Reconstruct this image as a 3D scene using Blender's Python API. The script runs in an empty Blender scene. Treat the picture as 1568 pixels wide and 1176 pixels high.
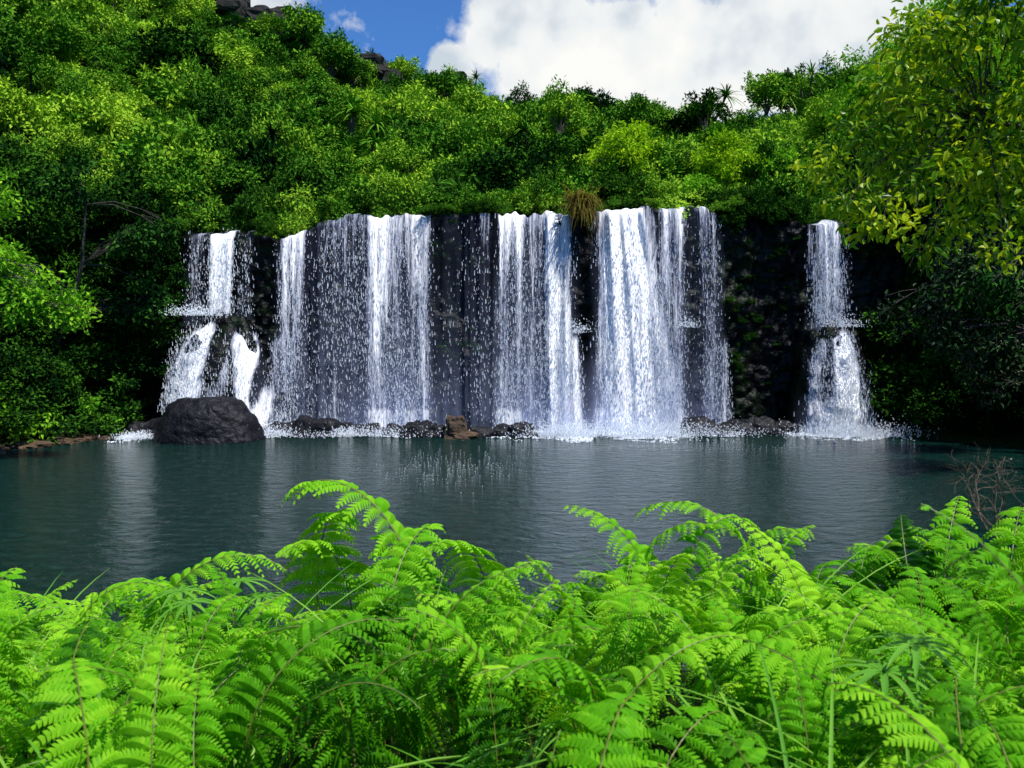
import bpy, math, random
import numpy as np
from mathutils import Vector, noise
rng = np.random.default_rng(11)
random.seed(5)
scene = bpy.context.scene

# ------------------------------------------------------------------ helpers
class MB:
    def __init__(s): s.V=[]; s.Q=[]; s.A=[]; s.M=[]; s.n=0
    def add(s,V,Q,lr=0.5,mat=0):
        V=np.asarray(V,dtype=np.float64).reshape(-1,3); Q=np.asarray(Q,dtype=np.int64).reshape(-1,4)
        s.V.append(V); s.Q.append(Q+s.n); s.n+=len(V)
        s.A.append(np.full(len(V),lr) if np.isscalar(lr) else np.asarray(lr))
        s.M.append(np.full(len(Q),mat))
    def build(s,name,mats,smooth=False,link=True,parent=None,extra=None):
        V=np.concatenate(s.V); Q=np.concatenate(s.Q); A=np.concatenate(s.A); M=np.concatenate(s.M)
        me=bpy.data.meshes.new(name)
        me.vertices.add(len(V)); me.vertices.foreach_set('co',V.astype(np.float32).ravel())
        me.loops.add(len(Q)*4); me.loops.foreach_set('vertex_index',Q.astype(np.int32).ravel())
        me.polygons.add(len(Q)); me.polygons.foreach_set('loop_start',np.arange(0,len(Q)*4,4,dtype=np.int32))
        me.polygons.foreach_set('material_index',M.astype(np.int32))
        me.polygons.foreach_set('use_smooth',np.full(len(Q),smooth,dtype=bool))
        a=me.attributes.new('lr','FLOAT','POINT'); a.data.foreach_set('value',A.astype(np.float32))
        if extra:
            for k,v in extra.items():
                if v.ndim==1:
                    a=me.attributes.new(k,'FLOAT','POINT'); a.data.foreach_set('value',v.astype(np.float32))
                else:
                    a=me.attributes.new(k,'FLOAT_VECTOR','POINT'); a.data.foreach_set('vector',v.astype(np.float32).ravel())
        for m in mats: me.materials.append(m)
        me.update(calc_edges=True)
        ob=bpy.data.objects.new(name,me)
        if link: scene.collection.objects.link(ob)
        if parent: ob.parent=parent
        return ob

def nrm(a): return a/np.maximum(np.linalg.norm(a,axis=-1,keepdims=True),1e-9)
def rdir(n): return nrm(rng.normal(size=(n,3)))

def tube(mb,path,rad,k=6,mat=0,lr=0.5):
    path=np.asarray(path,float); n=len(path); rad=np.broadcast_to(rad,(n,))
    T=nrm(np.gradient(path,axis=0)); ref=np.array([0.31,0.95,0.05])
    U=nrm(np.cross(T,ref)); W=np.cross(T,U)
    a=np.linspace(0,2*np.pi,k,endpoint=False)
    V=path[:,None,:]+rad[:,None,None]*(np.cos(a)[None,:,None]*U[:,None,:]+np.sin(a)[None,:,None]*W[:,None,:])
    Q=[]
    for i in range(n-1):
        for j in range(k):
            Q.append((i*k+j,i*k+(j+1)%k,(i+1)*k+(j+1)%k,(i+1)*k+j))
    mb.add(V.reshape(-1,3),Q,lr,mat)

def leaf4(mb,C,T,N,L,W,lr,mat=0):
    n=len(C); T=nrm(T); B=nrm(np.cross(N,T)); N=np.cross(T,B); L=L[:,None]; W=W[:,None]
    V=np.stack([C,C+T*L*.45+B*W*.5+N*W*.12,C+T*L-N*L*.12,C+T*L*.45-B*W*.5+N*W*.12],1)
    Q=np.arange(n*4).reshape(n,4)
    mb.add(V.reshape(-1,3),Q,np.repeat(lr,4),mat)

def leaf6(mb,C,T,N,L,W,lr,mat=0):
    n=len(C); T=nrm(T); B=nrm(np.cross(N,T)); N=np.cross(T,B); L=L[:,None]; W=W[:,None]
    V=np.stack([C,C+T*L*.3+B*W*.5+N*W*.15,C+T*L*.7+B*W*.36+N*W*.05,C+T*L-N*L*.18,
                C+T*L*.7-B*W*.36+N*W*.05,C+T*L*.3-B*W*.5+N*W*.15],1)
    b=np.arange(n)[:,None]*6
    Q=np.concatenate([b+np.array([0,1,2,3]),b+np.array([0,3,4,5])])
    mb.add(V.reshape(-1,3),Q,np.repeat(lr,6),mat)

def crown(mb,lumps,per,L,W,six=False,mat=0,droop=0.0):
    for (cx_,cy_,cz_,r) in lumps:
        n=max(6,int(per*r*r))
        d=rdir(n); rr=r*(rng.random(n)**.5)[:,None]*(0.75+.6*rng.random((n,1)))
        C=np.array([cx_,cy_,cz_])+d*rr*np.array([1,1,.75])
        N=nrm(d*.5+np.array([0,0,.7])+rng.normal(size=(n,3))*.5)
        T=nrm(d*.6+rng.normal(size=(n,3))*.6-np.array([0,0,droop]))
        Ls=L*(.55+.8*rng.random(n)); Ws=W*(.55+.8*rng.random(n))
        lr=np.clip(.5+.2*rng.normal(size=n)+.16*random.gauss(0,1),0,1)
        (leaf6 if six else leaf4)(mb,C,T,N,Ls,Ws,lr,mat)

def fbm(x,y,z=0.0,o=4):
    v=0;a=1;s=0
    for i in range(o):
        v+=a*noise.noise(Vector((x,y,z+i*7.3))); s+=a; a*=.5; x*=2;y*=2;z*=2
    return v/s

# ------------------------------------------------------------------ materials
def newmat(name):
    m=bpy.data.materials.new(name); m.use_nodes=True; nt=m.node_tree; nt.nodes.clear()
    o=nt.nodes.new('ShaderNodeOutputMaterial'); return m,nt,o
def ramp(nt,stops):
    r=nt.nodes.new('ShaderNodeValToRGB'); e=r.color_ramp.elements
    while len(e)<len(stops): e.new(.5)
    for i,(p,c) in enumerate(stops): e[i].position=p; e[i].color=(*c,1)
    return r
def mth(nt,op,a,b=None,clamp=False):
    n=nt.nodes.new('ShaderNodeMath'); n.operation=op; n.use_clamp=clamp
    for i,v in enumerate((a,b)):
        if v is None: continue
        if isinstance(v,(int,float)): n.inputs[i].default_value=v
        else: nt.links.new(v,n.inputs[i])
    return n.outputs[0]

def leaf_mat(name,dark,mid,bright,inst=True,trans=.35,rough=.5,spec=.25,tmul=(1.25,1.25,.6)):
    m,nt,o=newmat(name); L=nt.links
    a=nt.nodes.new('ShaderNodeAttribute'); a.attribute_name='lr'
    f=a.outputs['Fac']
    if inst:
        t=nt.nodes.new('ShaderNodeAttribute'); t.attribute_name='tint'
        if inst=='INSTANCER': t.attribute_type='INSTANCER'
        f=mth(nt,'ADD',mth(nt,'MULTIPLY',mth(nt,'SUBTRACT',f,.5),.6),t.outputs['Fac'],True)
    r=ramp(nt,[(0,dark),(.5,mid),(1,bright)]); L.new(f,r.inputs[0])
    if spec<=0:
        p=nt.nodes.new('ShaderNodeBsdfDiffuse'); L.new(r.outputs[0],p.inputs[0])
    else:
        p=nt.nodes.new('ShaderNodeBsdfPrincipled'); p.inputs['Roughness'].default_value=rough
        p.inputs['Specular IOR Level'].default_value=spec
        L.new(r.outputs[0],p.inputs['Base Color'])
    if trans<=0:
        L.new(p.outputs[0],o.inputs[0]); return m
    mx=nt.nodes.new('ShaderNodeMix'); mx.data_type='RGBA'; mx.blend_type='MULTIPLY'; mx.inputs[0].default_value=1
    L.new(r.outputs[0],mx.inputs[6]); mx.inputs[7].default_value=(*tmul,1)
    tr=nt.nodes.new('ShaderNodeBsdfTranslucent'); L.new(mx.outputs[2],tr.inputs[0])
    s=nt.nodes.new('ShaderNodeMixShader'); s.inputs[0].default_value=trans
    L.new(p.outputs[0],s.inputs[1]); L.new(tr.outputs[0],s.inputs[2]); L.new(s.outputs[0],o.inputs[0])
    return m

def simple_noise_mat(name,stops,scale,rough=.8,bump=.5,detail=6,vec_scale=(1,1,1),bscale=None,spec=.5):
    m,nt,o=newmat(name); L=nt.links
    tc=nt.nodes.new('ShaderNodeTexCoord'); mp=nt.nodes.new('ShaderNodeMapping'); mp.inputs['Scale'].default_value=vec_scale
    L.new(tc.outputs['Object'],mp.inputs[0])
    n=nt.nodes.new('ShaderNodeTexNoise'); n.inputs['Scale'].default_value=scale; n.inputs['Detail'].default_value=detail
    n.inputs['Roughness'].default_value=.65
    L.new(mp.outputs[0],n.inputs[0])
    r=ramp(nt,stops); L.new(n.outputs[0],r.inputs[0])
    p=nt.nodes.new('ShaderNodeBsdfPrincipled'); L.new(r.outputs[0],p.inputs['Base Color'])
    p.inputs['Roughness'].default_value=rough; p.inputs['Specular IOR Level'].default_value=spec
    n2=nt.nodes.new('ShaderNodeTexNoise'); n2.inputs['Scale'].default_value=bscale or scale*2.5; n2.inputs['Detail'].default_value=6
    L.new(mp.outputs[0],n2.inputs[0])
    b=nt.nodes.new('ShaderNodeBump'); b.inputs['Strength'].default_value=bump; b.inputs['Distance'].default_value=.15
    L.new(n2.outputs[0],b.inputs['Height']); L.new(b.outputs[0],p.inputs['Normal'])
    L.new(p.outputs[0],o.inputs[0]); return m

M_hill=leaf_mat('hill_leaf',(.006,.028,.006),(.090,.265,.018),(.40,.62,.04),inst='INSTANCER',trans=0,spec=0)
M_shade=leaf_mat('shade_leaf',(.006,.026,.006),(.022,.085,.012),(.07,.21,.025),inst=False,trans=0,spec=0)  # leaf green darkened to stand in for shade on the bank trees
M_deep_shade=leaf_mat('deep_shade_leaf',(.003,.014,.005),(.011,.045,.010),(.04,.11,.02),inst=False,trans=0,spec=.2,rough=.5)  # near-black greens: the right bank's shade put into the leaf colour
M_bright=leaf_mat('bright_leaf',(.05,.20,.01),(.17,.45,.025),(.36,.66,.04),inst=False,trans=.25,spec=0)
M_yellow=leaf_mat('yellow_leaf',(.12,.28,.01),(.32,.58,.02),(.58,.76,.03),inst=False,trans=.25,spec=0)
M_over=leaf_mat('overhang_leaf',(.02,.09,.006),(.16,.36,.012),(.60,.68,.02),inst=False,trans=.4,rough=.35,spec=.2)
M_fern=leaf_mat('fern_leaf',(.014,.10,.003),(.130,.455,.008),(.38,.75,.03),inst='GEOMETRY',trans=.38,rough=.5,spec=.07,tmul=(1.25,1.15,.5))
M_grass=leaf_mat('grass_leaf',(.04,.18,.02),(.13,.38,.03),(.28,.54,.06),inst='GEOMETRY',trans=.3,rough=.4,spec=.2)
M_straw=leaf_mat('straw_leaf',(.10,.07,.02),(.22,.15,.04),(.25,.3,.05),inst=False,trans=.3,spec=0)
M_stem=simple_noise_mat('fern_stem',[(.3,(.10,.16,.02)),(.7,(.22,.20,.04))],20,.5,.1)
M_bark=simple_noise_mat('bark',[(.3,(.03,.025,.02)),(.7,(.14,.12,.10))],6,.9,.8,vec_scale=(1,1,.3))
M_twig=simple_noise_mat('dead_twig',[(.3,(.06,.04,.03)),(.7,(.2,.15,.1))],12,.9,.3)
M_soil=simple_noise_mat('soil',[(.3,(.006,.012,.003)),(.55,(.014,.034,.006)),(.75,(.03,.05,.012))],1.5,.95,.8,spec=.1)
M_rock=simple_noise_mat('wet_basalt',[(.35,(.0008,.0009,.0014)),(.50,(.0028,.003,.004)),(.57,(.007,.016,.004)),(.66,(.004,.0045,.0045)),(.82,(.022,.017,.009))],.9,.38,1.0,vec_scale=(1,1,1.2),bscale=3.5,spec=.16)
M_boulder=simple_noise_mat('boulder_rock',[(.3,(.005,.005,.008)),(.6,(.014,.014,.018)),(.8,(.045,.04,.035))],1.6,.5,1.0,bscale=4,spec=.25)
M_shore=simple_noise_mat('shore_rock',[(.3,(.03,.02,.012)),(.6,(.10,.06,.03)),(.8,(.2,.14,.08))],2.2,.8,.8)
M_ridge=simple_noise_mat('ridge_rock',[(.3,(.008,.008,.007)),(.7,(.03,.028,.022))],.6,.9,1.0)

def fall_mat(name):
    m,nt,o=newmat(name); L=nt.links
    a=nt.nodes.new('ShaderNodeAttribute'); a.attribute_name='uvw'
    d=nt.nodes.new('ShaderNodeAttribute'); d.attribute_name='dens'
    ms=nt.nodes.new('ShaderNodeAttribute'); ms.attribute_name='mist'
    def nz(sc,detail,rough=.6):
        mp=nt.nodes.new('ShaderNodeMapping'); mp.inputs['Scale'].default_value=sc; L.new(a.outputs['Vector'],mp.inputs[0])
        n=nt.nodes.new('ShaderNodeTexNoise'); n.inputs['Scale'].default_value=1; n.inputs['Detail'].default_value=detail
        n.inputs['Roughness'].default_value=rough; n.inputs['Distortion'].default_value=.1
        L.new(mp.outputs[0],n.inputs[0]); return n.outputs[0]
    n1=nz((3.8,.15,1),3,.7); n2=nz((32,1.6,1),2,.8)
    n=mth(nt,'ADD',mth(nt,'MULTIPLY',n1,.60),mth(nt,'MULTIPLY',n2,.40))
    thr=nt.nodes.new('ShaderNodeMapRange'); thr.inputs['To Min'].default_value=.69; thr.inputs['To Max'].default_value=.25
    L.new(d.outputs['Fac'],thr.inputs[0])
    al=mth(nt,'MULTIPLY',mth(nt,'SUBTRACT',n,thr.outputs[0]),4.0,True)
    al=mth(nt,'MULTIPLY',al,.98)
    mist=mth(nt,'MULTIPLY',ms.outputs['Fac'],mth(nt,'MULTIPLY',n1,2.0))
    cm=nt.nodes.new('ShaderNodeMix'); cm.data_type='RGBA'; L.new(mth(nt,'MULTIPLY',al,1.5,True),cm.inputs[0])
    cm.inputs[6].default_value=(.42,.50,.80,1); cm.inputs[7].default_value=(.97,.98,1,1)
    al=mth(nt,'MAXIMUM',al,mist,True)
    ge=nt.nodes.new('ShaderNodeNewGeometry'); ad=nt.nodes.new('ShaderNodeVectorMath'); ad.operation='ADD'
    L.new(ge.outputs['Normal'],ad.inputs[0]); ad.inputs[1].default_value=(.1,-.2,.95)
    no=nt.nodes.new('ShaderNodeVectorMath'); no.operation='NORMALIZE'; L.new(ad.outputs[0],no.inputs[0])
    df=nt.nodes.new('ShaderNodeBsdfDiffuse'); L.new(cm.outputs[2],df.inputs[0]); L.new(no.outputs[0],df.inputs['Normal'])
    tp=nt.nodes.new('ShaderNodeBsdfTransparent'); m2=nt.nodes.new('ShaderNodeMixShader')
    L.new(al,m2.inputs[0]); L.new(tp.outputs[0],m2.inputs[1]); L.new(df.outputs[0],m2.inputs[2])
    L.new(m2.outputs[0],o.inputs[0]); return m
M_fall=fall_mat('falling_water')
m,nt,o=newmat('water_drop'); df=nt.nodes.new('ShaderNodeBsdfDiffuse'); df.inputs[0].default_value=(.86,.91,.97,1)
nt.links.new(df.outputs[0],o.inputs[0]); M_drop=m

# pool water
m,nt,o=newmat('pool_water'); L=nt.links
p=nt.nodes.new('ShaderNodeBsdfPrincipled'); p.inputs['Base Color'].default_value=(.0022,.029,.0215,1)
p.inputs['Roughness'].default_value=.08; p.inputs['IOR'].default_value=1.33; p.inputs['Specular IOR Level'].default_value=.40
tc=nt.nodes.new('ShaderNodeTexCoord'); mp=nt.nodes.new('ShaderNodeMapping'); mp.inputs['Scale'].default_value=(1,1.9,1)
L.new(tc.outputs['Object'],mp.inputs[0])
n=nt.nodes.new('ShaderNodeTexNoise'); n.inputs['Scale'].default_value=1.9; n.inputs['Detail'].default_value=5; n.inputs['Roughness'].default_value=.66
n.inputs['Distortion'].default_value=.6
L.new(mp.outputs[0],n.inputs[0])
b=nt.nodes.new('ShaderNodeBump'); b.inputs['Strength'].default_value=1.0; b.inputs['Distance'].default_value=.42
L.new(n.outputs[0],b.inputs['Height']); L.new(b.outputs[0],p.inputs['Normal']); L.new(p.outputs[0],o.inputs[0]); M_pool=m

# ------------------------------------------------------------------ terrain
RX=[-90,-46,-30,-23,-18,-3,10,19,24,30,45,90]
RZ=[48,  38, 34,30.5,28.5,23.5,21.5,21,23.5,25,31,40]
def smooth(a,b,x):
    t=min(1,max(0,(x-a)/(b-a))); return t*t*(3-2*t)
def shores(x,y):
    sb=y-30.7
    sl=-x-min(13.3+max(0,29.5-y)*.6,16.2)
    sr=x-min(13.2+max(0,29-y)*.75,16.4)
    sn=8.0+max(0,x-4)*1.2+.4*math.sin(x*1.3)-y
    return sb,sl,sr,sn
def H(x,y,det=True):
    sb,sl,sr,sn=shores(x,y)
    s=max(sb,sl,sr)
    z=-.3-min(1.2,max(0,-s)*.4)
    if s>0:
        if sb>=max(sl,sr)-1: w=smooth(0,1.3,sb)*7.7
        else: w=0
        w2=.35*smooth(0,.8,max(sl,sr))+7.5*smooth(.9,4.8,max(sl,sr))
        z=max(w,w2 if max(sl,sr)>0 else -9)
        R=float(np.interp(x,RX,RZ))
        t=(y-31)/41
        if t>0:
            z+= (R-7.8)*t if t<=1 else (R-7.8)-(y-72)*.35
        z+=max(0,max(sl,sr)-4.5)*.45*(1-smooth(0,30,y-31))
        if det: z+=smooth(2,8,s)*2.0*fbm(x*.11,y*.11,3)
    if sn>0:
        zn=float(np.interp(sn,[0,2.5,3.7,5,8,60],[0,.90,1.5,1.88,2.05,4]))
        zn+=max(0,x-2)*.20*smooth(1,4,sn)-max(0,-x-1.6)*.16*smooth(1,4,sn)*(1-smooth(5,7,sn))
        if det: zn+=.10*fbm(x*.8,y*.8,1)
        z=max(z,zn-.02)
    return z
def axis(lo,hi,core0,core1,nc,no):
    a=np.linspace(core0,core1,nc)
    l=core0-(np.linspace(1,0,no,endpoint=False)**2)*(core0-lo)
    r=core1+(np.linspace(0,1,no+1)[1:]**2)*(hi-core1)
    return np.concatenate([l,a,r])
xs=axis(-300,300,-26,26,150,40); ys=axis(-120,420,0,40,130,45)
V=np.array([[x,y,H(x,y)] for y in ys for x in xs]); nx=len(xs); ny=len(ys)
I=np.arange(nx*ny).reshape(ny,nx)
Q=np.stack([I[:-1,:-1],I[:-1,1:],I[1:,1:],I[1:,:-1]],-1).reshape(-1,4)
mb=MB(); mb.add(V,Q); mb.build('ground_terrain',[M_soil],smooth=True)

mb=MB(); mb.add([(-24,-2,0),(24,-2,0),(24,31.2,0),(-24,31.2,0)],[(0,1,2,3)]); mb.build('pool_water',[M_pool])

# ------------------------------------------------------------------ cliff
def cx(p): return (p-784)*.0246          # survey sheet units -> metres on the cliff plane
def cz(p): return 3.5-(p-518)*.0246
lipx=[cx(v) for v in (200,285,400,430,480,540,660,760,885,910,1050,1100,1230,1300,1400,1500)]
lipz=[cz(v) for v in (350,357,354,368,344,330,327,328,328,323,318,322,342,340,330,330)]
def lip(x): return float(np.interp(x,lipx,lipz))+.15*noise.noise(Vector((x*1.1,3,3)))+.14*noise.noise(Vector((x*4.1,8,3)))
def cliff_y(x,z):
    st=abs(fbm(x*.4,z*.9,5,3))*.6
    return 30.25+.60*fbm(x*.35,z*.3,9,4)-.35*st+.32*fbm(x*1.3,z*.6,2,3)+.16*fbm(x*4,z*3,6,2)+(.35 if z<5.5 else .35-.30*smooth(5.5,7.4,z))
nxc,nzc=520,130
V=[]
xc=np.linspace(-16,18,nxc)
for j in range(nzc):
    for x in xc:
        zl=lip(x)-.10+.12*fbm(x*1.2,0,4,3)
        if j<nzc-12:
            z=-.8+(zl+.8)*j/(nzc-13); y=cliff_y(x,z)
        else:
            k=(j-(nzc-13))/12; z=zl+.10*math.sin(k*1.5); y=cliff_y(x,zl)+k*2.6
        V.append((x,y,z))
I=np.arange(nxc*nzc).reshape(nzc,nxc)
Q=np.stack([I[:-1,:-1],I[:-1,1:],I[1:,1:],I[1:,:-1]],-1).reshape(-1,4)
mb=MB(); mb.add(V,Q); mb.build('basalt_cliff',[M_rock],smooth=True)

def rock(mb,c,r,seed,nu=36,nv=20,amp=.28,pw=.8,mat=0):
    V=[];
    for j in range(nv+1):
        th=math.pi*j/nv
        for i in range(nu):
            ph=2*math.pi*i/nu
            d=Vector((math.sin(th)*math.cos(ph),math.sin(th)*math.sin(ph),math.cos(th)))
            dd=[math.copysign(abs(q)**pw,q) for q in d]
            k=1+amp*fbm(d.x*1.5+seed,d.y*1.5,d.z*1.5,4)+amp*.35*abs(fbm(d.x*4+seed,d.y*4,d.z*4,2))
            V.append((c[0]+dd[0]*r[0]*k,c[1]+dd[1]*r[1]*k,c[2]+dd[2]*r[2]*k))
    Q=[(j*nu+i,j*nu+(i+1)%nu,(j+1)*nu+(i+1)%nu,(j+1)*nu+i) for j in range(nv) for i in range(nu)]
    mb.add(V,Q,.5,mat)
mounds={'L':(-10.9,30.3,1.75,1.7,4.45),'R':(11.95,30.2,1.45,1.35,4.15)}
for k,(mx_,my,rx,ry,rz) in mounds.items():
    mb=MB(); rock(mb,(mx_,my,-.1),(rx,ry,rz),31 if k=='L' else 57,60,44,.30,.80); mb.build('rock_ledge',[M_rock],smooth=True)
mb=MB(); rock(mb,(-10.45,27.2,.05),(1.78,1.2,1.42),12.3,64,40,.24,.88); mb.build('boulder',[M_boulder],smooth=True)
mb=MB()
for i,(x,y,r) in enumerate([(-8.3,28.7,.5),(-7.7,29.0,.55),(-7.0,28.4,.72),(-6.3,29.2,.5),(-5.2,28.6,.45),(-4.2,28.5,.42),(-3.3,28.2,.55),(-12.9,28.4,.6),(-12.2,28.0,.4),(-1.2,28.2,.42),(-.4,28.4,.4),(.4,28.3,.45),(6.9,28.8,.6),(7.4,28.7,.45),(8.2,29.0,.5),(9,29.2,.6),(9.9,29.2,.5),(-2.7,28.3,.45)]):
    rock(mb,(x,y,0.0),(r*1.2,r*.8,r*.85),i*3.1,26,16,.7,.7)
mb.build('pool_edge_rocks',[M_boulder],smooth=True)
mb=MB(); rock(mb,(-2.0,27.9,.2),(.36,.35,.50),8,24,14,.8,.65); rock(mb,(-1.75,27.7,.02),(.5,.35,.22),19,24,14,.7,.65); mb.build('brown_rock',[M_shore],smooth=False)
mb=MB()
for i in range(110):
    y=random.uniform(24.0,29.6); x=-min(13.3+(29.5-y)*.6,16.2)-random.uniform(-.7,.7)
    r=random.uniform(.08,.26); rock(mb,(x,y,.03),(r*1.4,r,r*.6),i*1.7,12,8,.5,.7)
mb.build('shore_rocks',[M_shore],smooth=False)
mb=MB()
for i in range(60):
    x=random.uniform(-30,-3); y=71+random.uniform(-1.5,1.5); z=H(x,y)+random.uniform(.8,2.0)
    if fbm(x*.2,0,5,2)<-.12: continue
    r=random.uniform(.5,1.0); rock(mb,(x,y,z),(r*1.3,r,r*.9),i*2.1,14,10,.6,.6)
mb.build('ridge_rocks',[M_ridge],smooth=False)

# ------------------------------------------------------------------ waterfall
root=bpy.data.objects.new('waterfall',None); scene.collection.objects.link(root)
S=[(316,366,320,360,None,492,1.0,.9,'c'),(286,322,282,322,None,500,.38,.22,'c'),(358,396,362,396,None,490,.34,.2,'c'),
   (306,358,256,338,492,630,1.0,1.0,'L'),(332,372,326,390,500,645,.55,.42,'L'),(362,400,380,446,500,658,.8,1.0,'L'),(276,322,254,296,495,630,.42,.38,'L'),
   (424,566,422,566,None,655,.40,.30,'c'),(530,672,535,675,None,655,.50,.34,'c'),(556,620,552,624,None,655,.90,.42,'c2'),(608,668,604,664,None,655,.82,.42,'c2'),
   (426,478,426,470,None,600,.74,.36,'c2'),(484,566,482,566,None,560,.5,.2,'c2'),(406,456,402,466,505,650,.55,.45,'c2'),
   (655,765,655,765,None,655,.18,.12,'c'),(726,754,724,756,None,640,.58,.25,'c2'),
   (750,890,742,898,None,657,.46,.36,'c'),(756,812,750,806,None,657,.95,.50,'c2'),(826,880,832,880,None,660,1.0,.95,'c2'),(800,842,794,842,None,655,.66,.34,'c2'),
   (846,890,856,900,505,655,.7,.65,'c2'),
   (902,1000,892,1052,None,660,.92,.70,'c'),(908,986,912,1036,None,660,1.0,.85,'c2'),(930,1006,975,1054,400,660,.8,.85,'c2'),
   (998,1062,992,1056,None,655,.66,.42,'c'),(1004,1054,1002,1050,None,655,.82,.38,'c2'),(1050,1114,1044,1118,None,655,.38,.14,'c'),(1064,1100,1066,1104,None,640,.6,.28,'c2'),
   (1070,1118,1066,1122,515,657,.62,.48,'c2'),
   (1224,1304,1220,1296,None,506,.60,.46,'c'),(1236,1284,1232,1288,None,506,.80,.6,'c2'),
   (1228,1300,1202,1336,500,664,.78,.68,'R'),(1238,1298,1216,1308,504,664,.75,.85,'R')]
mb=MB(); UV=[];DE=[];MI=[]
DP=[]
for si,(a0,a1,b0,b1,yt,yb,d0,d1,mode) in enumerate(S):
    nu=max(14,int((a1-a0)/2)); nv=60
    V=[];
    off=.12 if mode=='c2' else 0
    for j in range(nv):
        v=j/(nv-1)
        for i in range(nu):
            u=i/(nu-1)
            xt=cx(a0+(a1-a0)*u); xb=cx(b0+(b1-b0)*u)
            zt=lip(xt)+.03 if yt is None else cz(yt)+.35*noise.noise(Vector((xt*2.5,si,0))); zb=max(0.0,cz(yb)) if yb<650 else -.02
            if yt is None and v<.12:
                k=v/.12; x=xt; z=zt+.06*(1-k)-.10*k*k; y=cliff_y(xt,zt)+1.0*(1-k)-.12*k-off
                vv=k*.15
                fall=0
            else:
                k=(v-.12)/.88 if yt is None else v
                fall=k
                z=zt-.10-(zt-.10-zb)*k
                x=xt+(xb-xt)*k**.8
                if mode in 'LR':
                    mx_,my,rx,ry,rz=mounds[mode]
                    q=max(0,1-max(0,min(1,(z+.1)/rz))**2-(min(.98,abs(x-mx_)/(rx*1.25)))**2)
                    y=my-ry*1.22*q**.43-.12-.05*k
                    y=min(y,29.5)+.22*noise.noise(Vector((x*2,z*2,4)))
                else:
                    y=cliff_y(xt,zt)-.12-off-.45*k**.5 -(.12 if yt else 0)
                vv=.15+(zt-z)
            y+=.10*noise.noise(Vector((x*2.5,z*.6,si)))
            e0=4*u*(1-u)
            e=min(1,e0*1.35)
            e*=min(1,max(0,.55+1.6*e+1.3*(noise.noise(Vector((x*3,z*.35,si*2.))))-.35))
            low=.76+.42*noise.noise(Vector((x*1.9,si*3.,z*.12)))*2
            dn=(d0+(d1-d0)*fall**.6)*(.02+.98*e)*min(1.15,low+.28)
            if mode in 'LR':
                dn*=min(1.15,max(.2,1.0+1.5*noise.noise(Vector((x*2.3-z*.35,z*.45,si*1.7)))))
            if yt is not None: dn*=min(1,.3+k*8)
            if yb<650: dn*=min(1,(1-fall)*6+.25)
            elif fall>.90 and d1>.4: dn=min(1,dn+.25*e)
            V.append((x,y,z)); UV.append((x+si*3.1,vv+si*11,si*5.7)); DE.append(dn)
            MI.append((.04+.12*max(0,fall-.2)+(.28*max(0,fall-.6)))*e*(1 if yb>650 else .3)*(.3+d1)*(.3 if mode in 'LR' else 1))
            if fall>0.02: DP.append((x,y,z,dn,fall))
    I=np.arange(nu*nv).reshape(nv,nu)
    Q=np.stack([I[:-1,:-1],I[:-1,1:],I[1:,1:],I[1:,:-1]],-1).reshape(-1,4)
    mb.add(V,Q)
for fi,(a0,a1,h,yy,mm) in enumerate([(500,735,2.8,28.9,.18),(750,1085,3.0,28.8,.34),(1195,1335,1.6,28.5,.20)]):
    nu=40;nv=20;V=[]
    for j in range(nv):
        for i in range(nu):
            u=i/(nu-1);v=j/(nv-1); x=cx(a0+(a1-a0)*u); z=.0+h*v
            V.append((x,yy+.15*math.sin(x*2)+.2*v,z)); UV.append((x*.18+fi*9,z*3.+fi*4,fi*3+40)); DE.append(0)
            MI.append(mm*(4*u*(1-u))**1.5*(1-v)**1.4*(.7+.6*abs(noise.noise(Vector((x*.8,fi,0))))*2))
    I=np.arange(nu*nv).reshape(nv,nu)
    Q=np.stack([I[:-1,:-1],I[:-1,1:],I[1:,1:],I[1:,:-1]],-1).reshape(-1,4); mb.add(V,Q)
mb.build('water_curtains',[M_fall],smooth=True,parent=root,extra={'uvw':np.array(UV),'dens':np.array(DE),'mist':np.array(MI)})

DP=np.array(DP); w=DP[:,3]**1.3*(.35+DP[:,4]); w/=w.sum()
nd=45000; idx=rng.choice(len(DP),nd,p=w)
C=DP[idx,:3]+rng.normal(size=(nd,3))*np.array([.09,.10,.12])-np.array([0,.1,0]); C[:,2]=np.maximum(C[:,2],.03)
sz=.005+.011*rng.random(nd)**2; st=2.0+6*rng.random(nd)
# splashes (x, y, z, spread, height, count)
spl=[(-11.2,28.3,4.3,.5,.2,900),(-12.9,27.2,.05,.35,.12,900),(4.6,27.9,.05,1.6,.24,4500),(1.7,28.1,.05,.8,.22,2200),(12,27.8,.05,1.1,.24,3000),(-5,28.2,.05,1.4,.16,2400),(6.4,29.2,3.9,.25,.2,250),(2.3,29.2,3.7,.3,.2,300),(12,28.9,3.9,.4,.2,500),(-8.9,28.0,.05,.4,.2,1200),(-7.4,28.0,.05,.8,.14,1000),(7.6,28.5,.05,.5,.12,500)]
Cs=[C];Ss=[sz];Ts=[st]
for (x,y,z,r,hh,k) in spl:
    d=rng.normal(size=(k,3))*np.array([r,.30,hh]); d[:,2]=np.abs(d[:,2]); Cs.append(np.array([x,y,z])+d); Ss.append(.008+.014*rng.random(k)**2); Ts.append(1+rng.random(k))
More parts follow.
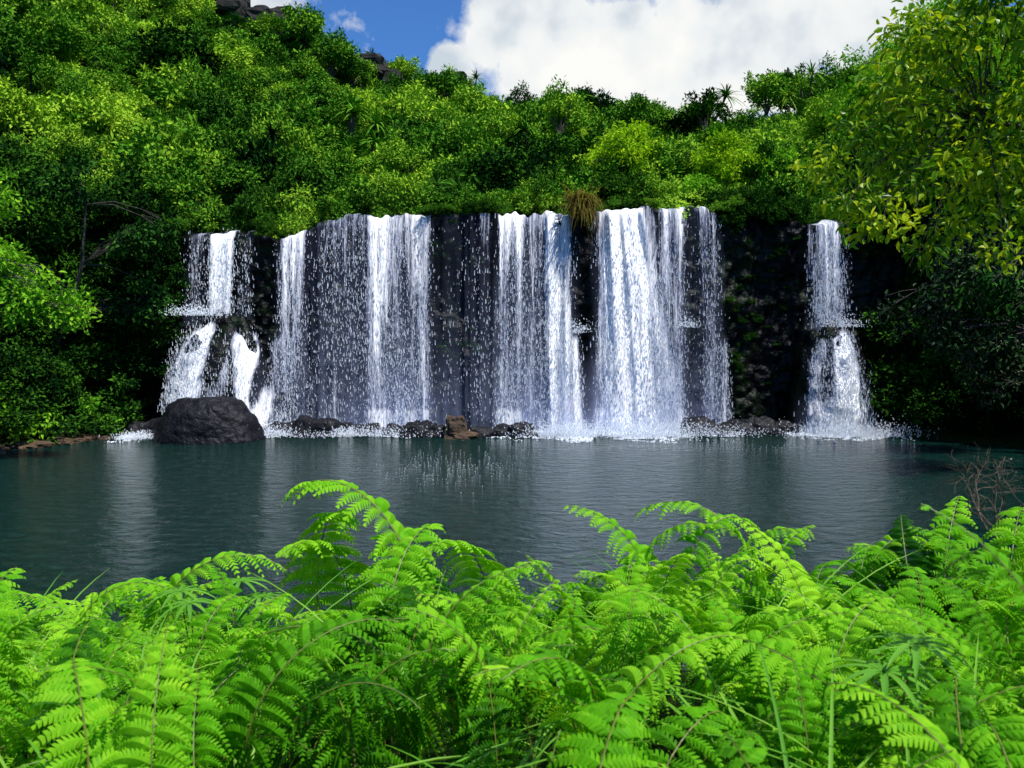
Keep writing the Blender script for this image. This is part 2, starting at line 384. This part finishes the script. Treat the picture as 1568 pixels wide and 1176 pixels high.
# foam: flat clots of froth riding on the pool, thick at the falls and thinning outward (x, half-width, y front, y back, count)
for (x,hw,y0,y1,k) in [(cx(932),3.5,26.6,29.4,5200),(cx(602),1.6,27.8,29.3,1100),(cx(1266),1.6,26.9,29.2,2400),(cx(495),1.5,28.0,29.2,700),(cx(228),.55,26.4,27.9,900),(cx(770),.8,28.0,29.2,500),(cx(1095),.8,28.2,29.2,350),(cx(420),.5,27.4,28.8,800),(cx(705),1.0,28.4,29.2,200)]:
    u=np.clip(rng.normal(size=k)*.48,-1.15,1.15); v=rng.random(k)**.62
    X=x+hw*u; Y=y0+(y1-y0)*v+.35*np.sin(X*2.1)*(1-v)
    keep=np.array([fbm(a*1.1,b*1.6,3,2)>(-.02 if q<.55 else -.3) for a,b,q in zip(X,Y,v)])
    X=X[keep];Y=Y[keep];v=v[keep]; kk=len(X)
    Cs.append(np.stack([X,Y,.012+.06*v*rng.random(kk)],1)); Ss.append((.02+.045*rng.random(kk))*(.45+.65*v)); Ts.append(.35+.35*rng.random(kk))
k=220; Cs.append(np.stack([rng.normal(-1.6,1.2,k),rng.normal(21.5,1.6,k),np.full(k,.008)],1)); Ss.append(np.full(k,.010)); Ts.append(np.full(k,.7))
k=200; Cs.append(np.stack([rng.normal(6.5,3.0,k),rng.normal(25.4,.5,k),np.full(k,.008)],1)); Ss.append(np.full(k,.010)); Ts.append(np.full(k,.7))
C=np.concatenate(Cs); sz=np.concatenate(Ss)[:,None]; st=np.concatenate(Ts)[:,None]; n=len(C)
ex=np.array([1,0,0]);ey=np.array([0,1,0]);ez=np.array([0,0,1])
# each drop / froth clot is a small tapering bead: wide foot, narrow top, planar faces
lo=-ez*sz*st*.7; hi=ez*sz*st
V=np.stack([C+lo+ex*sz,C+lo+ey*sz,C+lo-ex*sz,C+lo-ey*sz,C+hi+ex*sz*.4,C+hi+ey*sz*.4,C+hi-ex*sz*.4,C+hi-ey*sz*.4],1)
bq=np.arange(n)[:,None]*8
Q=np.concatenate([bq+np.array(q) for q in ((0,1,5,4),(1,2,6,5),(2,3,7,6),(3,0,4,7),(4,5,6,7))])
mb=MB(); mb.add(V.reshape(-1,3),Q); mb.build('water_drops',[M_drop],parent=root)

# ------------------------------------------------------------------ instancing
def scatter(name,P,R,Sc,IDX,TI,col,realize=False):
    P=np.asarray(P,float); n=len(P)
    me=bpy.data.meshes.new(name); me.vertices.add(n); me.vertices.foreach_set('co',P.astype(np.float32).ravel())
    a=me.attributes.new('rot','FLOAT_VECTOR','POINT'); a.data.foreach_set('vector',np.asarray(R,np.float32).ravel())
    a=me.attributes.new('scl','FLOAT_VECTOR','POINT'); a.data.foreach_set('vector',np.asarray(Sc,np.float32).ravel())
    a=me.attributes.new('idx','INT','POINT'); a.data.foreach_set('value',np.asarray(IDX,np.int32))
    a=me.attributes.new('tint','FLOAT','POINT'); a.data.foreach_set('value',np.asarray(TI,np.float32))
    ob=bpy.data.objects.new(name,me); scene.collection.objects.link(ob)
    g=bpy.data.node_groups.new(name,'GeometryNodeTree')
    g.interface.new_socket('Geometry',in_out='INPUT',socket_type='NodeSocketGeometry')
    g.interface.new_socket('Geometry',in_out='OUTPUT',socket_type='NodeSocketGeometry')
    N=g.nodes; gi=N.new('NodeGroupInput'); go=N.new('NodeGroupOutput')
    ip=N.new('GeometryNodeInstanceOnPoints'); ci=N.new('GeometryNodeCollectionInfo')
    ci.inputs['Collection'].default_value=col; ci.inputs['Separate Children'].default_value=True; ci.inputs['Reset Children'].default_value=True
    def at(nm,t):
        q=N.new('GeometryNodeInputNamedAttribute'); q.data_type=t; q.inputs['Name'].default_value=nm; return q.outputs['Attribute']
    e=N.new('FunctionNodeEulerToRotation')
    L=g.links
    L.new(gi.outputs[0],ip.inputs['Points']); L.new(ci.outputs[0],ip.inputs['Instance'])
    ip.inputs['Pick Instance'].default_value=True
    L.new(at('idx','INT'),ip.inputs['Instance Index']); L.new(at('rot','FLOAT_VECTOR'),e.inputs[0]); L.new(e.outputs[0],ip.inputs['Rotation'])
    L.new(at('scl','FLOAT_VECTOR'),ip.inputs['Scale'])
    if realize:
        rz=N.new('GeometryNodeRealizeInstances'); L.new(ip.outputs[0],rz.inputs[0]); L.new(rz.outputs[0],go.inputs[0])
    else: L.new(ip.outputs[0],go.inputs[0])
    md=ob.modifiers.new('instances','NODES'); md.node_group=g
    return ob
def coll(name,obs):
    c=bpy.data.collections.new(name)
    for o in obs: c.objects.link(o)
    return c

def bush_src(name,R,nl,per,L,W,flat=.8,trunk=0,six=False,lr=(.28,.42)):
    mb=MB(); lumps=[]
    for i in range(nl):
        d=rdir(1)[0]; d[2]=abs(d[2])*1.0-.2
        q=R*(.35+.75*random.random()); c=d*q*np.array([1,1,flat])+np.array([0,0,R*.35+trunk])
        lumps.append((c[0],c[1],c[2],R*random.uniform(*lr)))
    crown(mb,lumps,per,L,W,six)
    if trunk>0:
        tube(mb,[(0,0,-.5),(.1,0,trunk*.5),(0,.1,trunk+R*.3)],[.10,.08,.05],5,1)
        for l in lumps[:7]:
            tube(mb,[(0,.05,trunk*.7),(l[0]*.5,l[1]*.5,trunk+ (l[2]-trunk)*.35),(l[0],l[1],l[2])],[.05,.035,.015],4,1)
    return mb.build(name,[M_hill,M_bark],link=False)
def spiky_src(name,heads,L):
    mb=MB()
    for (hx,hy,hz) in heads:
        tube(mb,[(0,0,-.3),(hx*.4,hy*.4,hz*.5),(hx,hy,hz)],[.08,.06,.05],5,1)
        n=55
        d=rdir(n); d[:,2]=np.abs(d[:,2])*.9-.15; d=nrm(d)
        for k in range(n):
            ll=L*random.uniform(.7,1.1); s=np.linspace(0,1,5)[:,None]
            P=np.array([hx,hy,hz])+d[k]*ll*s-np.array([0,0,1])*(s**2)*ll*.45
            side=nrm(np.cross(d[k],[0,0,1.]))*.03
            wd=np.array([1,1.1,.9,.6,.1])[:,None]
            V=np.concatenate([P+side*wd,P-side*wd]); Q=[(i,i+1,i+6,i+5) for i in range(4)]
            mb.add(V,Q,random.uniform(.0,.5),0)
    return mb.build(name,[M_hill,M_bark],link=False)
src=[bush_src('bush_a',1.5,34,950,.17,.10,.8,lr=(.15,.30)),bush_src('bush_b',1.6,44,1050,.14,.08,.8,lr=(.13,.26)),
     bush_src('bush_c',1.3,24,850,.20,.11,1.3,lr=(.18,.32)),bush_src('bush_d',1.5,36,750,.19,.085,1.1,lr=(.15,.28)),
     bush_src('tree_e',1.5,34,950,.17,.10,.9,trunk=1.2,lr=(.16,.30)),bush_src('tree_f',1.2,28,900,.19,.10,1.4,trunk=1.5,lr=(.18,.32)),
     spiky_src('pandanus_g',[(0,0,1.6),(.7,.3,1.3),(-.6,.4,1.9)],1.0)]
C_b=coll('hill_plants',src)
P=[];R=[];Sc=[];ID=[];TI=[]
def put(x,y,z,s,idx,t,tilt=.2):
    P.append((x,y,z)); R.append((random.gauss(0,tilt),random.gauss(0,tilt),random.uniform(0,6.28)))
    Sc.append((s*random.uniform(.8,1.3),s*random.uniform(.8,1.3),s*random.uniform(.75,1.35))); ID.append(idx); TI.append(t)
y=32.6
while y<80:
    step=1.22+(y-31)*.024
    xlim=.70*y+3
    x=-xlim
    while x<xlim:
        px=x+random.uniform(-.7,.7)*step; py=y+random.uniform(-.7,.7)*step
        t=.46+.80*fbm(px*.12,py*.12,2,3)+random.gauss(0,.16)
        if random.random()<.08: t+=.3
        if px<-22 and py<50: t-=.12
        s=random.choice([.5,.65,.8,.9,1.0,1.35])*random.uniform(.85,1.1)*(1+ (py-31)*.006)
        if py<34: s*=.75
        idx=int(rng.choice([0,1,2,3,4,5,6],p=[.25,.25,.13,.16,.09,.09,.03])) if py>34 else int(rng.choice([0,1,2,3]))
        put(px,py,H(px,py)-.2*s,s,idx,t)
        x+=step
    y+=step*.95
for side in (-1,1):
    for k in range(210):
        y=random.uniform(18,32.5); s0=random.uniform(.9,7)
        base=min(13.3+max(0,29.5-y)*.6,16.2) if side<0 else min(13.2+max(0,29-y)*.75,16.4)
        x=side*(base+s0)
        if abs(x)>.70*y+2: continue
        put(x,y,H(x,y)-.2,random.uniform(.6,1.1),random.choice([0,1,2,3,5]),random.gauss(.08 if side<0 else .04,.08)+ .02*s0)  # low tint puts the banks' shade into the bush colour
for k in range(50):
    x=random.uniform(-16.5,-13.0); z=random.uniform(.8,8.0); put(x,30.2+random.uniform(-.3,.4)-.1*(8-z)*.5,z,random.uniform(.45,.8),random.choice([0,1,3]),random.gauss(.04,.07))  # left wall bushes: shade painted in through a dark tint
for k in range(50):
    x=random.uniform(13.9,18.5); z=random.uniform(.6,8.0); put(x,29.9+random.uniform(-.5,.4),z,random.uniform(.5,.9),random.choice([0,1,3]),random.gauss(.0,.06))  # right wall bushes: darker tint, again shade put into the colour
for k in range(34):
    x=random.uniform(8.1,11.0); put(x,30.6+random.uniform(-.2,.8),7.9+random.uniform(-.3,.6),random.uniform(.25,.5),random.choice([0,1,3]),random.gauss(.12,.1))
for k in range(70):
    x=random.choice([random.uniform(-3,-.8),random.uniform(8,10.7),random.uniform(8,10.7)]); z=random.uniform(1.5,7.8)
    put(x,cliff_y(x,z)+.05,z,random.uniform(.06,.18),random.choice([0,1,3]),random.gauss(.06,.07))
for k in range(140):
    x=random.uniform(-12.5,14.5); put(x,31.9+random.uniform(-.5,.9),lip(x)+.0,random.choice([.22,.3,.4,.6,.8]),random.choice([0,1,2,3]),random.gauss(.42,.2))
for px_ in (-12.6,-9.4,-8.9,-3.0,-2.4,-1.6,-.9,2.6,2.9,5.3,7.9,8.4,9.2,10.4,12.9,13.4):
    put(px_,30.25,lip(px_)+.0,random.uniform(.18,.36),random.choice([0,1,3]),random.gauss(.35,.15))
scatter('hillside_vegetation',P,R,Sc,ID,TI,C_b)

def shrub(name,lumps,per,L,W,mat,droop=0.1,base=None):
    mb=MB(); crown(mb,lumps,per,L,W,True,0,droop)
    if base is not None:
        for l in lumps[::2]:
            b=np.array(base); e=np.array(l[:3]); m_=(b+e)/2+np.array([0,0,.2])
            tube(mb,[b,m_,e],[.05,.035,.015],5,1)
    return mb.build(name,[mat,M_bark])
def rl(cx_,cy_,cz_,sx,sy,sz,n,r0,r1):
    out=[]
    for i in range(n):
        d=rdir(1)[0]*random.random()**.4
        out.append((cx_+d[0]*sx,cy_+d[1]*sy,cz_+d[2]*sz,random.uniform(r0,r1)))
    return out
shrub('shore_shrub',rl(-16.0,26.2,.8,1.3,1.0,.7,22,.3,.5),320,.17,.09,M_bright,base=(-16.6,26.6,0))
shrub('shore_shrub',rl(-14.9,27.9,.9,1.0,.8,.7,18,.25,.45),320,.17,.09,M_bright,base=(-15.2,28.2,0))
shrub('shore_shrub',rl(-16.9,24.9,1.0,1.0,1,.8,16,.3,.5),320,.17,.09,M_bright,base=(-17.2,25.2,0))

def tree(name,trunk,tr,lumps,per,L,W,mat,droop=.2,limb_r=.09,six=True,every=1):
    mb=MB(); crown(mb,lumps,per,L,W,six,0,droop)
    trunk=np.array(trunk,float); tube(mb,trunk,tr,8,1)
    for l in lumps[::every]:
        e=np.array(l[:3]); 
        dd=np.linalg.norm(trunk-e,axis=1)+.6*np.maximum(0,trunk[:,2]-e[2]); i=int(np.argmin(dd)); i=max(1,i); s=trunk[i]
        m1=s+(e-s)*.35+np.array([0,0,.12*np.linalg.norm(e-s)]); m2=s+(e-s)*.7+np.array([0,0,.10*np.linalg.norm(e-s)])
        tube(mb,[s,m1,m2,e],[limb_r,limb_r*.7,limb_r*.45,limb_r*.15],5,1)
        for q in range(3):
            e2=e+rdir(1)[0]*l[3]*.9; tube(mb,[m2,(m2+e2)/2+np.array([0,0,.05]),e2],[limb_r*.3,limb_r*.2,.004],4,1)
    return mb.build(name,[mat,M_bark])
lum=rl(-14.6,22.3,5.2,1.2,1.0,1.2,18,.4,.65)+rl(-12.9,22.2,4.5,1.1,.8,.7,16,.3,.55)+rl(-14.6,22.4,7.4,.9,.9,.9,10,.35,.6)
tree('bank_tree',[(-17,22.6,1),(-16.6,22.5,2.5),(-15.9,22.4,4),(-15,22.4,5.6),(-14.8,22.4,7.2)],[.2,.16,.13,.09,.05],lum,420,.17,.085,M_bright,limb_r=.05)
lum=rl(-12.9,27.6,7.1,1.3,.8,.8,12,.35,.6)+rl(-14.6,27.0,8.8,1.1,.8,.7,9,.35,.6)+rl(-13.2,28.6,4.6,1.0,.6,.9,9,.35,.6)
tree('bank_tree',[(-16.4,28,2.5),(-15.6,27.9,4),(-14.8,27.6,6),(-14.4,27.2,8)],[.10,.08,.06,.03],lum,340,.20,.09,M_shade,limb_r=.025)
def roundtree(x,y,w,h,mat,n=34,L=.17):
    z0=H(x,y); lum=rl(x,y,z0+h*.60,w*.46,w*.46,h*.38,n,.10*w,.17*w)
    tree('broadleaf_tree',[(x,y,z0-.3),(x+.1,y,z0+h*.3),(x-.05,y,z0+h*.55),(x,y,z0+h*.75)],[.12,.09,.06,.03],lum,520*9/(w*w)+150,L,L*.5,mat,limb_r=.035)
roundtree(4.75,34.4,3.5,4.0,M_yellow,50)
roundtree(9.2,35.0,3.2,3.4,M_yellow,34)
roundtree(11.5,36.0,2.6,2.8,M_bright,26)
roundtree(7.6,33.8,2.8,1.6,M_bright,26)
roundtree(17.2,38,5.0,7.5,M_bright,44,.2)
roundtree(21.5,40,5.5,7.5,M_bright,44,.2)
lum=rl(13.6,23.5,5.4,2.2,1.2,1.3,22,.5,.85)+rl(12.0,23.8,3.8,1.3,.8,.8,9,.4,.6)+rl(14.6,24.0,3.0,1.4,1.0,1.5,16,.5,.8)
tree('bank_tree',[(17.2,23.5,.5),(16.6,23.5,2),(15.6,23.5,3.6),(14.4,23.5,5.2)],[.25,.2,.15,.09],lum,260,.20,.085,M_deep_shade,droop=.5,limb_r=.03)
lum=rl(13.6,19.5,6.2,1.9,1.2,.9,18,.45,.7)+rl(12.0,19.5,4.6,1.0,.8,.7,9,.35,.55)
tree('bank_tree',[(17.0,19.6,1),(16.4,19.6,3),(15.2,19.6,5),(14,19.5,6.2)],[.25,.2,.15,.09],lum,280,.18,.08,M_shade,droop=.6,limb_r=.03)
lum=[(3.75,9,5.1,.38),(3.55,9.1,5.45,.33),(4.15,9,4.85,.38),(4.0,9.1,5.75,.42),(4.5,9.2,5.3,.5),(4.25,9,6.35,.42),(4.75,9.3,6.0,.5),(4.9,9,6.8,.5),(4.6,8.8,6.7,.35),
     (5.2,9.1,5.5,.5),(5.0,9.2,4.8,.42),(5.5,9.3,6.3,.5),(5.3,9,7.3,.5),(4.95,8.8,7.25,.35),(5.8,9,5.0,.5),(6.0,9.2,5.7,.55),(6.1,9,6.9,.6),(5.9,9,7.7,.5),(6.7,9.2,6.2,.6),(6.6,9,5.2,.55),(6.9,9.3,7.3,.6),(7.3,9.5,5.8,.6),
     (5.4,8.8,4.45,.3),(4.7,9.1,4.5,.28),(3.9,9.0,4.75,.25),(5.2,9.6,6.2,.6),(5.7,9.7,5.4,.6),(4.6,9.7,5.6,.5),(5.7,9.6,7.2,.6),(5.0,9.8,7.0,.5),(4.5,9.2,7.0,.35),(4.3,9.0,6.0,.4),(5.6,8.7,6.0,.45)]
tree('overhanging_tree',[(8.4,9.8,1.2),(8.2,9.7,3),(7.8,9.6,4.6),(7.0,9.5,5.5),(6.2,9.4,5.9),(5.4,9.3,6.0)],[.22,.18,.12,.06,.04,.02],lum,980,.12,.056,M_over,droop=.5,limb_r=.014)
mb=MB()
for k in range(420):
    x=cx(888)+random.gauss(0,.22); z=cz(318)+random.uniform(-.25,.3); a=random.uniform(0,6.28)
    d=np.array([math.cos(a)*.5,math.sin(a)*.5-.5,random.uniform(.4,1.2)]); ll=random.uniform(.5,1.3)
    s=np.linspace(0,1,5)[:,None]; Pp=np.array([x,30.0+random.uniform(-.2,.3),z])+d*ll*s-np.array([0,0,1.])*s**2*ll*random.uniform(.5,1.7)
    side=nrm(np.cross(d,[0,0,1.]))*.018; wd=np.array([1,1,.8,.5,.1])[:,None]
    mb.add(np.concatenate([Pp+side*wd,Pp-side*wd]),[(i,i+1,i+6,i+5) for i in range(4)],random.random())
mb.build('lip_grass_tuft',[M_straw])

# ------------------------------------------------------------------ ferns
def frond_src(name,seed,stalk=.34,blade=.66,a0=12,a1=118,Lm=.19,pairs=22,sway=.0):
    rs=np.random.default_rng(seed); mb=MB()
    n=24; s=np.linspace(0,1,n); tot=stalk+blade
    bs=np.clip((s*tot-stalk)/blade,0,1)
    ang=np.radians(a0*(s*1.0)+ (a1-a0)*bs**1.35)
    ds=tot/(n-1)
    px=np.concatenate([[0],np.cumsum(np.sin(ang)*ds)[:-1]]); pz=np.concatenate([[0],np.cumsum(np.cos(ang)*ds)[:-1]])
    py=sway*bs**2*.2
    path=np.stack([px,py,pz],1); T=nrm(np.gradient(path,axis=0))
    tube(mb,path,.0036*(1-.8*s)+.0006,4,1)
    for k in range(pairs):
        b=(k+.5)/pairs; b=b**.92; t=(stalk+blade*b)/tot
        p0=np.array([np.interp(t,s,path[:,i]) for i in range(3)]); Tt=nrm(np.array([np.interp(t,s,T[:,i]) for i in range(3)]))
        for sd in (-1,1):
            S_=np.array([0,sd,0.])
            N_=np.array([-Tt[2],0,Tt[0]]); 
            l=Lm*(1-b)**.65*(.6+.4*min(1,b*5))*rs.uniform(.82,1.14)+.008
            fw=math.radians(rs.uniform(6,28)+18*b)
            D0=nrm(S_*math.cos(fw)+Tt*math.sin(fw)+N_*rs.uniform(.1,.5))
            m=max(4,int(l/.0115)); u=(np.arange(m)+.6)/m
            droop=rs.uniform(.45,1.0)
            P0=p0+D0*(l*u)[:,None]+np.array([0,0,-1.])*(droop*l*u**2)[:,None]
            DD=nrm(D0+np.array([0,0,-1.])*(2*droop*u)[:,None])
            BB=nrm(np.cross(DD,N_)); NN=nrm(np.cross(BB,DD)); NN=np.where((NN@N_)[:,None]<0,-NN,NN)
            wl=.0285*(Lm/.19)*(1-u)**.5*(.65+.35*np.minimum(1,u*5))*min(1,l/.08+.25)
            h=l/m*.46
            pl=rs.normal()*.12
            for s2 in (-1,1):
                o=nrm(BB*s2+DD*.36-NN*.36)
                A=P0-DD*h; B=P0+DD*h
                Cc=B+o*wl[:,None]-DD*h*.25; E=A+o*wl[:,None]*.88+DD*h*.6-NN*wl[:,None]*.12
                V=np.stack([A,E,Cc,B],1).reshape(-1,3)
                lr=np.clip(.5+.10*rs.normal(size=m)+.30*(b-.4)+.25*(u-.5)+pl,0,1)
                mb.add(V,np.arange(m*4).reshape(m,4),np.repeat(lr,4),0)
    return mb.build(name,[M_fern,M_stem],link=False)
fs=[frond_src('frond_a',1,pairs=18),frond_src('frond_b',2,a1=95,stalk=.4,blade=.6,sway=.6,pairs=17),frond_src('frond_c',3,a1=140,blade=.7,stalk=.3,sway=-.7,pairs=19),
    frond_src('frond_d',4,a0=20,a1=80,Lm=.17,pairs=17,sway=.4),frond_src('frond_e',5,a1=160,stalk=.42,blade=.52,Lm=.15,pairs=15),
    frond_src('frond_f',6,a0=25,a1=110,stalk=.25,blade=.75,Lm=.22,pairs=19,sway=-.4)]
C_f=coll('fern_fronds',fs)
P=[];R=[];Sc=[];ID=[];TI=[]
y=.9
while y<7.6:
    st_=.17 if y<5.2 else .26
    xl=.67*y+.7; x=-xl
    while x<xl:
        px_=x+random.uniform(-.7,.7)*st_; py_=y+random.uniform(-.7,.7)*st_
        g=H(px_,py_)
        if g>.15 and px_*px_+py_*py_>.8:
            hv=.93+.60*fbm(px_*1.1,py_*1.1,6,2)
            s=random.uniform(.64,1.07)*hv
            P.append((px_,py_,g-.03)); R.append((random.gauss(0,.22),random.gauss(0,.22),random.uniform(0,6.283)))
            Sc.append((s,s,s)); ID.append(random.randrange(6)); TI.append(.50+.60*fbm(px_*1.1,py_*1.1,8,2)+random.gauss(0,.20))
        x+=st_
    y+=st_
for (x,y,z,a,i) in [(-1.1,4.3,2.90,2.9,2),(-.95,4.35,2.70,5.2,0),(-1.0,4.2,2.64,4.6,5),(.90,4.3,2.74,3.0,2),(1.0,4.2,2.64,5.8,0),(.42,4.4,2.60,2.6,1),(1.30,4.3,2.68,.4,4),(1.55,4.4,2.56,5.9,0),
                   (-.25,4.1,2.64,4.4,5),(-.45,4.1,2.66,1.2,0),(-.7,4.1,2.62,2.0,5),(-1.5,4.3,2.5,.5,2),(-1.95,4.2,2.36,.3,2),(-2.2,4.3,2.3,2.8,4),(-2.75,4.4,2.22,.4,2),(2.3,4.4,2.54,.3,4),(2.0,4.4,2.46,3,0),(2.75,4.6,2.56,.6,1),(3.1,4.8,2.62,.9,0),(.1,4.2,2.42,.5,0),(1.75,4.5,2.42,.2,1),(.6,4.2,2.5,1.4,5)]:
    g=H(x,y); hgt=[.80,.80,.74,.85,.74,.80][i]; s=(z-g)/hgt
    P.append((x-.30*s*math.cos(a),y-.30*s*math.sin(a),g-.03)); R.append((0,0,a)); Sc.append((s*.95,s*.95,s)); ID.append(i); TI.append(.65)
scatter('fern_bed',P,R,Sc,ID,TI,C_f,True)

def blade_src(name,L,w,dr,nb):
    mb=MB()
    for k in range(nb):
        a=random.uniform(0,6.28); d=nrm(np.array([math.cos(a)*.4,math.sin(a)*.4,1.])); ll=L*random.uniform(.7,1.1)
        s=np.linspace(0,1,12)[:,None]; P_=d*ll*s+np.array([math.cos(a),math.sin(a),0])*ll*.5*s**2-np.array([0,0,1.])*s**2.4*ll*dr*random.uniform(.6,1.2)
        side=nrm(np.cross(d,[0,0,1.]))*w; wd=(np.minimum(1,s*4+.3)*(1-s)**.6)
        V=np.concatenate([P_+side*wd+[0,0,.3*w],P_,P_-side*wd+[0,0,.3*w]])
        mb.add(V,[(i,i+1,i+13,i+12) for i in range(11)]+[(i+12,i+13,i+25,i+24) for i in range(11)],random.random())
    return mb.build(name,[M_grass],link=False,smooth=True)
def palm_src(name):
    mb=MB()
    for h in range(2):
        hx,hy,hz=random.uniform(-.15,.15),random.uniform(-.15,.15),random.uniform(.58,.70)
        tube(mb,[(0,0,0),(hx*.5,hy*.5,hz*.5),(hx,hy,hz)],[.006,.005,.003],4,1)
        for k in range(11):
            a=k/11*6.28+random.uniform(-.1,.1); d=np.array([math.cos(a),math.sin(a),.25]); ll=random.uniform(.12,.17)
            s=np.linspace(0,1,7)[:,None]; P_=np.array([hx,hy,hz])+d*ll*s-np.array([0,0,1.])*s**2*ll*.5
            side=nrm(np.cross(d,[0,0,1.]))*.009; wd=np.sin(np.clip(s*.9+.1,0,1)*np.pi)**.8
            V=np.concatenate([P_+side*wd+[0,0,.004],P_,P_-side*wd+[0,0,.004]])
            mb.add(V,[(i,i+1,i+8,i+7) for i in range(6)]+[(i+7,i+8,i+15,i+14) for i in range(6)],random.uniform(.3,.7))
    return mb.build(name,[M_grass,M_stem],link=False,smooth=True)
C_g=coll('herb_parts',[blade_src('herb_a',1.12,.009,.52,5),blade_src('herb_b',1.0,.014,.62,4),palm_src('herb_c'),palm_src('herb_d')])
P=[];R=[];Sc=[];ID=[];TI=[]
for k in range(75):
    y=random.uniform(1.4,4.0); x=random.uniform(-1,1)*(.66*y+.2); i=random.choice([0,0,1])
    s=random.uniform(.75,1.03)
    P.append((x,y,H(x,y))); R.append((random.gauss(0,.1),random.gauss(0,.1),random.uniform(0,6.28))); Sc.append((s,s,s)); ID.append(i); TI.append(random.gauss(.55,.15))
for (x,y,i,s) in [(-1.25,3.9,2,1.14),(-1.45,3.7,3,1.12),(.95,2.1,2,1.05),(-.18,1.35,1,1.0),(.40,1.45,1,1.0),(.62,1.5,0,1.0),(-.55,1.9,0,1.0)]:
    P.append((x,y,H(x,y))); R.append((0,0,random.uniform(0,6))); Sc.append((s,s,s)); ID.append(i); TI.append(.5)
scatter('undergrowth_herbs',P,R,Sc,ID,TI,C_g,True)

mb=MB()
def twig(p,d,l,r,depth):
    pts=[np.array(p)]; dd=np.array(d,float)
    for i in range(5):
        dd=nrm(dd+rng.normal(size=3)*.28); pts.append(pts[-1]+dd*l/5)
    tube(mb,pts,np.linspace(r,r*.5,6),5)
    if depth>0:
        for q in range(3):
            i=random.randint(2,5); twig(pts[i],nrm(dd+rng.normal(size=3)*.7),l*.6,r*.55,depth-1)
for k in range(6): twig((3.70+random.uniform(-.1,.2),6.0+random.uniform(-.1,.1),1.95),(-.05+random.uniform(-.3,.3),0,1),.44,.009,3)
mb.build('dead_branch',[M_twig])

# ------------------------------------------------------------------ light, sky
sd=Vector((.36,-.30,.87)).normalized()
sl=bpy.data.lights.new('sun','SUN'); sl.energy=5.0; sl.angle=math.radians(.5); sl.color=(1,.96,.88)
so=bpy.data.objects.new('sun',sl); so.rotation_euler=sd.to_track_quat('Z','Y').to_euler(); so.location=(20,0,60); scene.collection.objects.link(so)
w=bpy.data.worlds.new('World'); scene.world=w; w.use_nodes=True; nt=w.node_tree; nt.nodes.clear(); L=nt.links
out=nt.nodes.new('ShaderNodeOutputWorld'); bg=nt.nodes.new('ShaderNodeBackground'); bg.inputs[1].default_value=.1
sky=nt.nodes.new('ShaderNodeTexSky'); sky.sky_type='NISHITA'; sky.sun_disc=False
sky.sun_elevation=math.asin(sd.z); sky.sun_rotation=math.atan2(sd.x,sd.y); sky.dust_density=.3; sky.ozone_density=2.5; sky.air_density=1.0
tint=nt.nodes.new('ShaderNodeMix'); tint.data_type='RGBA'; tint.blend_type='MULTIPLY'; tint.inputs[0].default_value=1; tint.inputs[7].default_value=(.52,.95,1.5,1)
L.new(sky.outputs[0],tint.inputs[6])
tc=nt.nodes.new('ShaderNodeTexCoord')
def wd(px,py): return Vector((px-784,1220,518-py)).normalized()
val=None
for (px,py,r) in [(790,40,.080),(860,100,.10),(960,105,.09),(1060,90,.10),(1160,60,.12),(1260,10,.10),(1320,60,.09),(690,118,.035),(410,-5,.045),(760,-60,.07),(200,-500,.4),(-1500,-200,.5),(3000,-300,.5),(1300,-900,.4)]:
    d=nt.nodes.new('ShaderNodeVectorMath'); d.operation='DISTANCE'; L.new(tc.outputs['Generated'],d.inputs[0]); d.inputs[1].default_value=wd(px,py)
    v=mth(nt,'SUBTRACT',1.0,mth(nt,'DIVIDE',d.outputs['Value'],r))
    val=v if val is None else mth(nt,'MAXIMUM',val,v)
n=nt.nodes.new('ShaderNodeTexNoise'); n.inputs['Scale'].default_value=13; n.inputs['Detail'].default_value=6; n.inputs['Roughness'].default_value=.58
L.new(tc.outputs['Generated'],n.inputs[0])
f=mth(nt,'ADD',mth(nt,'MULTIPLY',val,.9),mth(nt,'MULTIPLY',mth(nt,'SUBTRACT',n.outputs[0],.5),1.2))
f=mth(nt,'MULTIPLY',mth(nt,'SUBTRACT',f,.10),5,True)
n2=nt.nodes.new('ShaderNodeTexNoise'); n2.inputs['Scale'].default_value=9; n2.inputs['Detail'].default_value=4
L.new(tc.outputs['Generated'],n2.inputs[0])
cr=ramp(nt,[(.36,(.60,.68,.76)),(.48,(.88,.91,.92)),(.6,(1,1,.97))]); L.new(n2.outputs[0],cr.inputs[0])
cs=nt.nodes.new('ShaderNodeVectorMath'); cs.operation='SCALE'; cs.inputs['Scale'].default_value=9.8; L.new(cr.outputs[0],cs.inputs[0])
mx=nt.nodes.new('ShaderNodeMix'); mx.data_type='RGBA'; L.new(f,mx.inputs[0]); L.new(tint.outputs[2],mx.inputs[6]); L.new(cs.outputs[0],mx.inputs[7])
L.new(mx.outputs[2],bg.inputs[0]); L.new(bg.outputs[0],out.inputs[0])

# ------------------------------------------------------------------ camera
cam=bpy.data.cameras.new('camera'); cam.lens=28; cam.sensor_width=36; cam.clip_end=2000; cam.clip_start=.05
cam.dof.use_dof=True; cam.dof.focus_distance=9; cam.dof.aperture_fstop=5.6
co=bpy.data.objects.new('camera',cam); co.location=(0,0,3.5); co.rotation_euler=(math.radians(86.7),0,0); scene.collection.objects.link(co)
scene.camera=co
scene.view_settings.view_transform='Standard'; scene.view_settings.look='None'; scene.view_settings.exposure=0
